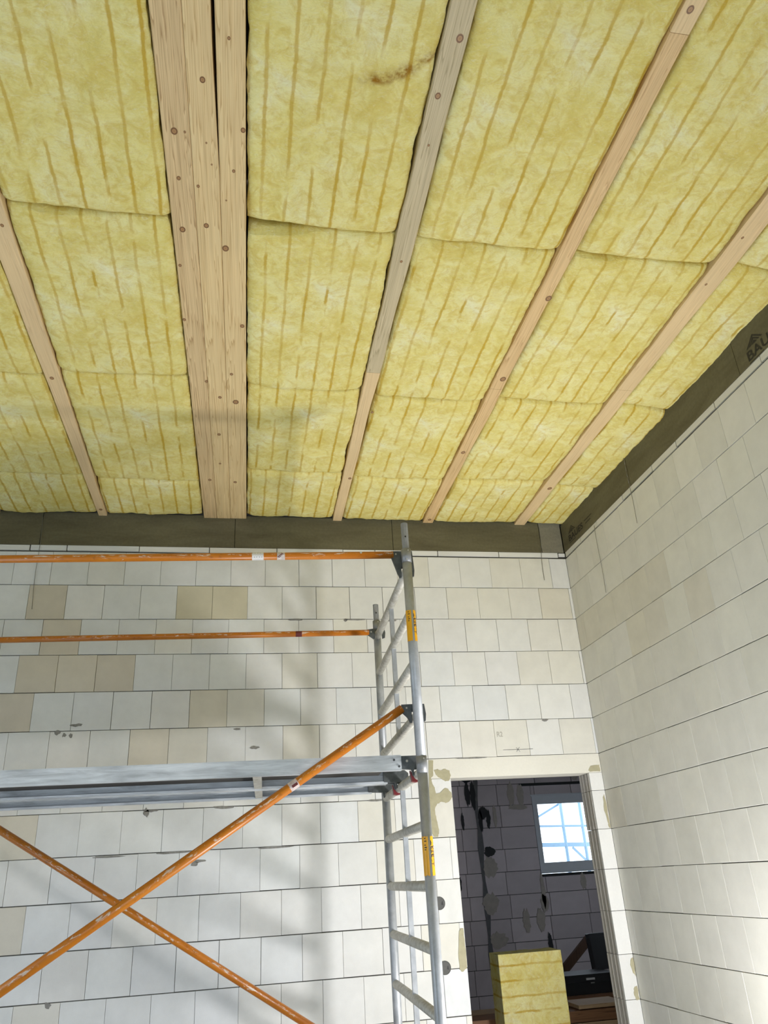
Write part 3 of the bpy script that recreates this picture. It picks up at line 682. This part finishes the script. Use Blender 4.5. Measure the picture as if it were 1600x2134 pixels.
# ------------------------------------------------------------------ mineral wool batts
def batt(name, xl, xr, ya, yb, label, seed, sag=0.0, drops=(), stain=None, edge_drop=0.0, right_over=False, pull=None):
    """xl/xr: functions of y giving the side edges; ya (near the back wall) > yb"""
    res = 0.019
    wid = xr(0) - xl(0)
    nx = max(6, int(wid / res)); ny = max(6, int((ya - yb) / res))
    cx, cy = (xl(ya) + xr(ya)) / 2, (ya + yb) / 2
    vs = []; uv = []; st = []
    for j in range(ny + 1):
        tv = j / ny
        for i in range(nx + 1):
            tu = i / nx
            y = lerp(ya, yb, tv)
            el = 0.007 + 0.014 * noise.noise(Vector((seed, y * 5, 0))) + 0.006 * noise.noise(Vector((seed, y * 25, 0)))
            er = 0.007 + 0.014 * noise.noise(Vector((seed + 9, y * 5, 0))) + 0.006 * noise.noise(Vector((seed + 9, y * 25, 0)))
            x = lerp(xl(y) + el, xr(y) - (er if not right_over else 0), tu)
            yy = y
            if j == 0: yy = y - 0.004 - max(-.003, 0.016 * noise.noise(Vector((x * 4, seed, 1))))
            if j == ny: yy = y + 0.003 + max(-.003, 0.012 * noise.noise(Vector((x * 5, seed, 5))))
            if pull:
                q_ = (x - pull[0]) / pull[1]
                if abs(q_) < 1: yy += pull[2] * (1 - q_ * q_) * tv ** 8
            p = Vector((x, yy, seed))
            h = 0.012 * noise.noise(p * 2.6) + 0.008 * noise.noise(p * 7) + 0.0055 * noise.noise(p * 19) + 0.003 * noise.noise(p * 45)
            dl = (x - xl(y)); dr = (xr(y) - x) if not right_over else 1; da = ya - yy; db = yy - yb
            de = min(dl, dr); ds = min(da, db)
            rnd = 0.024 * math.exp(-max(0, de) / 0.017) + 0.030 * math.exp(-max(0, ds) / 0.018)
            z = CEIL - 0.002 - sag - h + rnd
            z = min(z, CEIL + 0.045)
            if right_over: z -= edge_drop * (-yy) * tu
            for (dx, dy, rr, amp) in drops:
                q = ((x - dx) ** 2 + (yy - dy) ** 2) / rr ** 2
                if q < 6: z -= amp * math.exp(-q)
            vs.append((x - cx, yy - cy, z - CEIL)); uv.append((x - xl(0) + 0.021 + .03 * math.sin(seed * 3), yy))
            s_ = 0.0
            if stain:
                for (sx, sy, rx, ry, rot) in stain:
                    a = (x - sx) * math.cos(rot) + (yy - sy) * math.sin(rot); b = -(x - sx) * math.sin(rot) + (yy - sy) * math.cos(rot)
                    s_ = max(s_, 1.5 * math.exp(-((a / rx) ** 2 + (b / ry) ** 2)))
            st.append(min(1, s_))
    fs = [(j * (nx + 1) + i, (j + 1) * (nx + 1) + i, (j + 1) * (nx + 1) + i + 1, j * (nx + 1) + i + 1) for j in range(ny) for i in range(nx)]
    border = [i for i in range(nx + 1)] + [(j + 1) * (nx + 1) + nx for j in range(ny)] + [ny * (nx + 1) + i for i in reversed(range(nx))] + [j * (nx + 1) for j in reversed(range(1, ny))]
    k = len(vs)
    for b in border:
        v = vs[b]; vs.append((v[0] * 0.995, v[1] * 0.997, 0.17)); uv.append(uv[b]); st.append(0)
    n = len(border)
    for i in range(n):
        fs.append((border[i], border[(i + 1) % n], k + (i + 1) % n, k + i))
    fs.append(tuple(k + i for i in reversed(range(n))))
    me = bpy.data.meshes.new(name); me.from_pydata(vs, [], fs)
    bm = bmesh.new(); bm.from_mesh(me); bmesh.ops.recalc_face_normals(bm, faces=bm.faces); bm.to_mesh(me); bm.free()
    ul = me.uv_layers.new(name='UVMap')
    ul.data.foreach_set('uv', [c for l_ in me.loops for c in uv[l_.vertex_index]])
    at = me.attributes.new('stain', 'FLOAT', 'POINT'); at.data.foreach_set('value', st)
    me.polygons.foreach_set('use_smooth', [True] * len(me.polygons)); me.materials.append(M_WOOL); me.update()
    o = bpy.data.objects.new(name, me); link(o); o.location = (cx, cy, CEIL)
    tag(o, label, 'insulation', 'mineral wool batts between the rafters')
    return o
def edge(a, b): return lambda y: lerp(a, b, -y / 3.9)
cols = [('left of the pinkish rafter', edge(-4.255, -4.27), edge(-3.583, -3.618)),
        ('between pinkish rafter and triple beam', edge(-3.525, -3.512), edge(-2.831, -2.873)),
        ('between triple beam and greyish rafter', edge(-2.519, -2.574), edge(-1.862, -1.928)),
        ('between greyish and brown rafter', edge(-1.797, -1.842), edge(-1.150, -1.169)),
        ('between brown and pale rafter', edge(-1.072, -1.095), edge(-.389, -.398)),
        ('between pale rafter and right wall', edge(-.305, -.290), lambda y: 0.035),
        ('beyond the left picture edge', edge(-4.97, -4.985), edge(-4.313, -4.335))]
seams = [(-.60, -1.72, -2.90), (-.56, -1.78, -2.905), (-.745, -1.735, -2.918), (-.70, -1.69, -2.91), (-.72, -1.73, -2.908), (-.67, -1.73, -2.93), (-.6, -1.75, -2.9)]
rowname = ['short yellow wool batt along the back wall', 'second yellow wool batt from back wall', 'third yellow wool batt from back wall', 'yellow wool batt at the picture top']
for ci, (cn, xl, xr) in enumerate(cols):
    ys = [-0.012, *seams[ci], -4.3]
    for ri in range(4):
        drops = (); stain = None
        if ci == 2 and ri == 2: drops = ((-2.33, -1.80, .10, .026), (-2.10, -1.80, .13, .024)); 
        if ci == 2 and ri == 3: stain = ((-2.10, -3.64, .06, .018, -.2), (-2.03, -3.67, .05, .020, -.6), (-1.965, -3.725, .05, .012, -.7))
        if ci == 1 and ri == 2: drops = ((-3.2, -1.83, .25, .014),)
        batt('insulation_batt', xl, xr, ys[ri], ys[ri + 1], rowname[ri] + ' ' + cn + (', brown stain' if stain else ''), ci * 5.3 + ri * 1.7 + 2,
             sag=random.uniform(-0.002, 0.003), drops=drops, stain=stain, right_over=(ci == 5), edge_drop=0.0155,
             pull={(2, 2): (-2.56, .34, .045), (1, 2): (-3.28, .22, .016), (3, 1): (-1.5, .25, .010), (4, 1): (-.75, .3, .014), (4, 2): (-1.0, .25, .012), (2, 1): (-2.05, .2, .012)}.get((ci, ri)))

# ------------------------------------------------------------------ strings hanging from the ring beam
def string(p, q, label):
    mb = MB(); n = 10; p = Vector(p); q = Vector(q); P = []
    for i in range(n + 1):
        t = i / n; c = p.lerp(q, t); P.append(c + Vector((0.004 * math.sin(t * 7 + p.y), 0, 0)) if abs(p.y) < .05 else c + Vector((0, 0.004 * math.sin(t * 7), 0)))
    for a, b in zip(P[:-1], P[1:]): mb.tube(a, b, 0.0018, 6)
    o = mb.build('wire', plain('grey_wire', (0.2, 0.19, 0.15), 0.8), base=tuple(q)); tag(o, label, 'wire', 'wires hanging from the ring beam')
string((-3.962, -0.009, 4.015), (-3.948, -0.008, 3.32), 'thin wire hanging on the back wall at the left picture edge')
string((-0.188, -0.009, 4.018), (-0.213, -0.008, 3.563), 'thin wire hanging on the back wall beside the corner')
string((-0.009, -1.166, 4.012), (-0.008, -1.158, 3.53), 'thin wire hanging on the right wall, farther from the corner')
string((-0.009, -0.581, 3.777), (-0.008, -0.569, 3.261), 'thin wire hanging on the right wall below the small stamp')

# ------------------------------------------------------------------ scaffold tower
SO = Vector((-1.694, -1.70, 0)); SU = Vector((-.9993, .0374, 0)); SV = Vector((.0374, .9993, 0))
def S(u, v, z): return SO + SU * u + SV * v + Vector((0, 0, z))
VR = 1.231; PR = 0.0242
UR = [2.975, 2.735, 2.478, 2.226]
LR = [1.965, 1.736, 1.485, 1.240, .997, .752, .507, .262]
M_SPIG = m_metal('ribbed_spigot', (0.30, 0.31, 0.325), 0.45, 0.32, 0.2, 12)
def frame(name, u, zb, zt, rungs, label, top=False, labels=()):
    e = empty(name, S(u, VR / 2, zb), label, 'scaffold', 'ladder frames of the scaffold tower')
    for v in (0.0, VR):
        p = MB().tube(S(u, v, zb), S(u, v, zt), PR, 24).build('post', M_ALU, e)
        sp = MB(); r = 0.0185
        # ribbed spigot standing out of the post top
        n = 24; vs = []
        hgt = 0.15 if v == 0 else 0.115
        if not top: hgt = 0.06
        for z in (zt - 0.02, zt + hgt):
            for i in range(n):
                t = 2 * math.pi * i / n; rr = r * (1.0 if i % 2 else 0.90)
                vs.append(S(u, v, z) + Vector((math.cos(t) * rr, math.sin(t) * rr, 0)))
        sp.add(vs, [(i, (i + 1) % n, n + (i + 1) % n, n + i) for i in range(n)] + [tuple(n + i for i in range(n))])
        s_ = sp.build('spigot', M_SPIG, e)
        if top:
            hp = S(u, v, zt + hgt * .45) + Vector((-.002, -r, 0))
            MB().tube(hp, hp + Vector((0, -.0012, 0)), .0045, 12).build('pin_hole', M_BLACK, s_)
        # collar with rivets
        z0 = zt - 0.075
        c = MB().tube(S(u, v, z0), S(u, v, zt), PR + 0.0014, 24).build('collar', M_SPIG, e)
        for dz, dx in ((.012, -.004), (.062, .006)):
            hp = S(u, v, z0 + dz) + Vector((dx, -PR - .001, 0)); MB().tube(hp, hp + Vector((0, -.002, 0)), .0035, 10).build('rivet', M_ALU_LIGHT, c)
    for z in rungs:
        MB().tube(S(u, 0.02, z), S(u, VR - 0.02, z), 0.0225, 18).build('rung', M_ALU_LIGHT, e)
    for za, zb_ in zip(rungs[:-1], rungs[1:]):
        MB().bar(S(u, VR / 2 - .02, zb_ + .018), S(u, VR / 2 - .02, za - .018), 0.024, 0.024, SV).build('stiffener', M_ALU, e)
    for (z0, z1) in labels: post_label(e, u, z0, z1)
    return e
def wrap(vs, u, r, ang0):
    """(s, z): arc length s from the angle ang0 round the front post"""
    c = S(u, 0, 0); out = []
    for s_, z in vs:
        t = ang0 + s_ / r; out.append((c.x + math.cos(t) * r, c.y + math.sin(t) * r, z))
    return out
def post_label(e, u, z0, z1):
    r = PR + 0.0008; a0 = math.radians(-175); a1 = math.radians(5); n = 16
    for (b0, b1) in ((math.radians(-190), math.radians(-97)), (math.radians(-72), math.radians(10))):
        vs = []; m_ = 8
        for i in range(m_ + 1):
            t = lerp(b0, b1, i / m_)
            for k, z in enumerate((z0, z1)):
                vs.append((S(u, 0, 0).x + math.cos(t) * r, S(u, 0, 0).y + math.sin(t) * r, z + random.uniform(-.003, .003)))
        lab = MB().add(vs, [(2*i, 2*i+2, 2*i+3, 2*i+1) for i in range(m_)], True).build('label', M_YELLOW, e)
        if b0 > math.radians(-80):
            tv, tf = text_mesh('ALBERT', 1.0); x0 = min(v[0] for v in tv); x1 = max(v[0] for v in tv)
            L_ = (z1 - z0) * 0.66; hh = 0.019
            pts = [(-(v[1]) / 0.7 * hh, z0 + (z1 - z0) * .22 + (v[0] - x0) / (x1 - x0) * L_) for v in tv]
            MB().add(wrap(pts, u, r + .0006, math.radians(-28)), tf).build('lettering', M_BLACK, lab)
        else:
            mb = MB()
            for k, f in enumerate((.93, .86, .76, .70, .64)):
                zc = z0 + (z1 - z0) * f; q = wrap([(0.0, zc), (0.011 if k % 2 else .007, zc), (0.011 if k % 2 else .007, zc + .004), (0.0, zc + .004)], u, r + .0006, math.radians(-138))
                mb.add(q, [(0, 1, 2, 3)])
            mb.build('print', M_BLACK, lab)
frame('scaffold_ladder', 0.0, 2.0, 3.085, UR, 'upper grey ladder frame at the right end of the scaffold', True, [(2.585, 2.745)])
frame('scaffold_ladder', 0.0, 0.0, 2.035, LR, 'lower grey ladder frame at the right end of the scaffold, before the door', False, [(1.528, 1.688)])
SPAN = 2.85
frame('scaffold_ladder', SPAN, 2.0, 3.085, UR, 'upper grey ladder frame at the left end of the scaffold', True)
frame('scaffold_ladder', SPAN, 0.0, 2.035, LR, 'lower grey ladder frame at the left end of the scaffold', False)

def claw(e, u, v, ztube, zrung, sgn, dz0=0.0):
    """cast claw from a tube end to the rung it hooks over; sgn +1: the tube runs to +u"""
    d = zrung - ztube; nt = d + 0.0235; topz = max(0.020, nt + 0.016)
    P = [(.072, .019 + dz0), (.072, -.017 + dz0), (.045, min(-.035, d - .005)), (.034, d - .030), (.0245, d - .030), (.0235, nt), (-.0235, nt), (-.0245, d - .028), (-.042, d - .022), (-.046, d + .01), (-.040, topz), (.03, topz)]
    c = MB().prism([S(u + sgn * a, v - .007, ztube + b) for a, b in P], SV * .014).build('claw', M_CLAW, e)
    hp = S(u + sgn * .048, v - .0072, ztube + .002 + dz0 * .6); MB().tube(hp, hp - SV * .0015, .0045, 10).build('rivet', M_ALU_LIGHT, c)
    return c
def sleeve(e, a, b, r, mat, name):
    return MB().tube(a, b, r, 20, cap=False).build(name, mat, e)
def paint_tube(e, A, B, r, v0):
    n = 28; d = (B - A).normalized(); f = (-SV - d * (-SV).dot(d)).normalized(); g = d.cross(f); L_ = (B - A).length
    vs = []; fs = []; uv = []
    for c, t in ((A, 0), (B, L_)):
        for i in range(n + 1):
            a = 2 * math.pi * (i / n - 0.5); vs.append(c + (f * math.cos(a) + g * math.sin(a)) * r - e.location); uv.append((i / n, t + v0))
    for i in range(n): fs.append((i, i + 1, n + 2 + i, n + 1 + i))
    fs += [tuple(reversed(range(n))), tuple(n + 1 + i for i in range(n))]
    me = bpy.data.meshes.new('tube'); me.from_pydata([tuple(v) for v in vs], [], fs)
    ul = me.uv_layers.new(name='UVMap'); ul.data.foreach_set('uv', [c for l_ in me.loops for c in uv[l_.vertex_index]])
    me.polygons.foreach_set('use_smooth', [True] * n + [False] * 2); me.materials.append(M_ORANGE); me.update()
    return link(bpy.data.objects.new('tube', me), e)
def rail(name, v, z0, z1, r, label, zr, cat='guard rail', deco=None):
    e = empty(name, S(SPAN / 2, v, z0), label, cat)
    A = S(.062, v, z0); B = S(SPAN - .062, v, z1)
    paint_tube(e, A, B, r, v * 10)
    claw(e, 0, v, z0, zr, 1); claw(e, SPAN, v, z1, zr, -1)
    return e, A, B
def on(A, B, u): return A.lerp(B, (u - .062) / (SPAN - .124))
e, A, B = rail('guard_rail', .05, 3.075, 3.045, .0195, 'upper orange guard rail in front, with white stickers', UR[0])
st = sleeve(e, on(A, B, .741), on(A, B, .800), .0201, M_WHITE, 'sticker')
mb = MB()
for du in (.012, .024, .038, .05):
    p_ = on(A, B, .741 + du) - SV * .0203 + Vector((0, 0, -.004)); mb.bar(p_ + SU * .006 + Vector((0, .004, .016)), p_ - SU * .004 + Vector((0, .003, -.008)), .0035, .001, (0, 1, 0))
mb.build('print', M_BLACK, st)
st = sleeve(e, on(A, B, .632), on(A, B, .672), .0201, plain('torn_sticker', (.62, .55, .52), .6, var=.5, scale=60), 'sticker')
mb = MB()
for k in range(4):
    p_ = on(A, B, .645 + .006 * k) - SV * .0203 + Vector((0, 0, .008 - .006 * k)); mb.bar(p_ + SU * .007, p_ - SU * .005 - Vector((0, 0, .004)), .004, .001, (0, 1, 0))
mb.build('print', M_REDPRINT, st)
hp = on(A, B, .235) - SV * .0185 + Vector((0, 0, .008)); MB().tube(hp, hp - SV * .003, .006, 10).build('rivet', M_ALU_LIGHT, e)
e, A, B = rail('guard_rail', 1.175, 2.990, 2.975, .0185, 'lower orange guard rail behind, close to the block wall', UR[0])
sleeve(e, on(A, B, .50), on(A, B, .54), .0189, M_REDPRINT, 'sticker')

def brace(name, v, ua, za, ub, zb, label, zra, zrb):
    e = empty(name, S((ua + ub) / 2, v, (za + zb) / 2), label, 'scaffold brace')
    A = S(ua, v, za); B = S(ub, v, zb)
    paint_tube(e, A, B, .0208, v * 7 + 3)
    claw(e, 0, v, za, zra, 1, 0.0); claw(e, SPAN, v, zb, zrb, -1, 0.0)
    return e, A, B
sl = (2.263 - 1.210) / (1.747 - .073)
e, A, B = brace('diagonal_brace', .04, .070, 2.265, SPAN - .07, 2.265 - sl * (SPAN - .14), 'orange diagonal brace in front, rising from lower left to the right post', UR[3], LR[7])
def ond(u): return A.lerp(B, (u - .07) / (SPAN - .14))
sleeve(e, ond(.575), ond(.612), .0213, plain('torn_sticker', (.55, .45, .43), .6, var=.6, scale=70), 'sticker')
p_ = ond(.588) - SV * .0208 + Vector((0, 0, -.006)); MB().bar(p_ - SU * .012 + Vector((0, 0, .008)), p_ + SU * .012 - Vector((0, 0, .007)), .012, .002, (0, 1, 0)).build('print', M_REDPRINT, e)
sl2 = (1.890 - .853) / (2.184 - .493)
zr_ = .853 - sl2 * (.493 - .07)
brace('diagonal_brace', 1.19, .070, zr_, SPAN - .07, zr_ + sl2 * (SPAN - .14), 'orange diagonal brace behind, falling from left to lower right', LR[6], UR[3])

# platforms
def platform(v0, v1, label, ends, cross=True):
    e = empty('scaffold_platform', S(SPAN / 2, (v0 + v1) / 2, 1.985), label, 'scaffold platform', 'decks of the scaffold')
    z0, z1 = 1.985, 2.055; t = .004; fl = .03
    for k, (v, s_) in enumerate(((v0, 1), (v1, -1))):
        prof = [(0, z0), (fl, z0), (fl, z0 + .012), (fl - t, z0 + .012), (fl - t, z0 + t), (t, z0 + t), (t, z1 - t), (fl, z1 - t), (fl, z1), (0, z1)]
        ua, ub = ends[k], SPAN - .08
        bm_ = MB().prism([S(ua, v + s_ * a, z) for a, z in prof], SU * (ub - ua)).build('side_beam', M_GALV, e)
        for du, dz in ((.012, .018), (.035, .048)):
            hp = S(ua + du, v - .0005 if s_ > 0 else v + .0005, z0 + dz)
            hp2 = hp - SV * .003 * s_
            MB().tube(hp, hp2, .0055, 10).build('bolt', M_CLAW, bm_)
        for uu, sg in ((ua, 1), (ub, -1)):
            # claw block hooking over the rung, with a red lock below
            cu = 0.0 if sg > 0 else SPAN
            P = [(sg * (uu - cu) + .02, .066), (sg * (uu - cu) + .02, .008), (.034, .004), (.028, -.025), (.0245, -.025), (.0235, .004), (-.0235, .004), (-.0255, -.022), (-.040, -.018), (-.040, .050), (-.02, .066)]
            c = MB().prism([S(cu + sg * a, v + s_ * .006, z0 + b) for a, b in P], SV * .026 * s_).build('claw', M_CLAW, e)
            hp = S(cu + sg * .055, v + s_ * .006, z0 + .042); MB().tube(hp, hp - SV * .002 * s_, .006, 10).build('rivet', M_ALU_LIGHT, c)
            if (k == 0):
                MB().prism([S(cu + sg * a, v + .036, z0 + b) for a, b in ((.036, .002), (.030, -.048), (.012, -.052), (-.020, -.046), (-.012, -.024), (.022, -.022))], SV * .035).build('red_lock', M_RED, c)
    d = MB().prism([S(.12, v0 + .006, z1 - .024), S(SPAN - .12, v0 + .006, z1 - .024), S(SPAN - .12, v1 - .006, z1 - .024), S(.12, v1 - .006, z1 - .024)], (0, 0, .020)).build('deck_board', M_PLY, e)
    for u in (.76, 2.30):
        MB().prism([S(u - .02, v0 + .028, z0 + .002), S(u + .02, v0 + .028, z0 + .002), S(u + .02, v1 - .028, z0 + .002), S(u - .02, v1 - .028, z0 + .002)], (0, 0, .034)).build('cross_member', M_ALU_LIGHT, e)
    return e
platform(.075, .645, 'front galvanised scaffold platform, behind the crossing brace', (.083, .075))
platform(.665, 1.140, 'rear galvanised scaffold platform, nearer the back wall', (.075, .10))

# ------------------------------------------------------------------ assumed work lamp, unseen, added on the floor to cast the wall shadows
LP = Vector((-0.22, -2.25, 0.36)); AIM = Vector((-2.3, -0.9, 3.2))
wl = empty('assumed_work_lamp', (LP.x, LP.y, 0), 'assumed, unseen black site work lamp on a low stand on the floor near the right wall', 'lamp')
D = (AIM - LP).normalized(); AX = D.cross(Vector((0, 0, 1))).normalized(); AY = AX.cross(D).normalized()
def L(a, b, c): return LP + AX * a + AY * b + D * c
hw, hh = 0.23, 0.19
MB().prism([L(-hw, -hh, -.07), L(hw, -hh, -.07), L(hw, hh, -.07), L(-hw, hh, -.07)], D * .05).build('housing', M_BLACKPLASTIC, wl)
rim = MB()
for a, b in (((-hw, -hh), (hw, -hh)), ((hw, -hh), (hw, hh)), ((hw, hh), (-hw, hh)), ((-hw, hh), (-hw, -hh))): rim.bar(L(*a, 0), L(*b, 0), .02, .04, D)
rim.build('rim', M_YELLOW, wl)
def m_emit():
    t = NT('assumed_lamp_glass'); t.base((.9, .9, .85)); t.set(**{'Emission Strength': 12.0}); t.b.inputs['Emission Color'].default_value = (1, .985, .955, 1); return t.m
MB().prism([L(-hw + .01, -hh + .01, -.015), L(hw - .01, -hh + .01, -.015), L(hw - .01, hh - .01, -.015), L(-hw + .01, hh - .01, -.015)], D * .004).build('assumed_lamp_glass', m_emit(), wl)
for s_ in (-1, 1):
    MB().tube(L(s_ * (hw + .02), 0, -.04), Vector((LP.x + AX.x * s_ * .25, LP.y + AX.y * s_ * .25, .012)), .012, 12).build('stand_leg', M_BLACKPLASTIC, wl)
    a = Vector((LP.x + AX.x * s_ * .25, LP.y + AX.y * s_ * .25, .012)); b = Vector((D.x, D.y, 0)).normalized()
    MB().tube(a - b * .04, a + b * .30, .012, 12).build('stand_foot', M_BLACKPLASTIC, wl)
ld = bpy.data.lights.new('assumed_lamp_light', 'AREA'); ld.shape = 'RECTANGLE'; ld.size = .42; ld.size_y = .34; ld.energy = ASSUMED_LAMP_POWER; ld.color = (1.0, .99, .985)
lo = bpy.data.objects.new('assumed_lamp_light', ld); link(lo, wl)
lo.location = LP + D * .012 - Vector((LP.x, LP.y, 0)); lo.rotation_euler = D.to_track_quat('-Z', 'Y').to_euler()
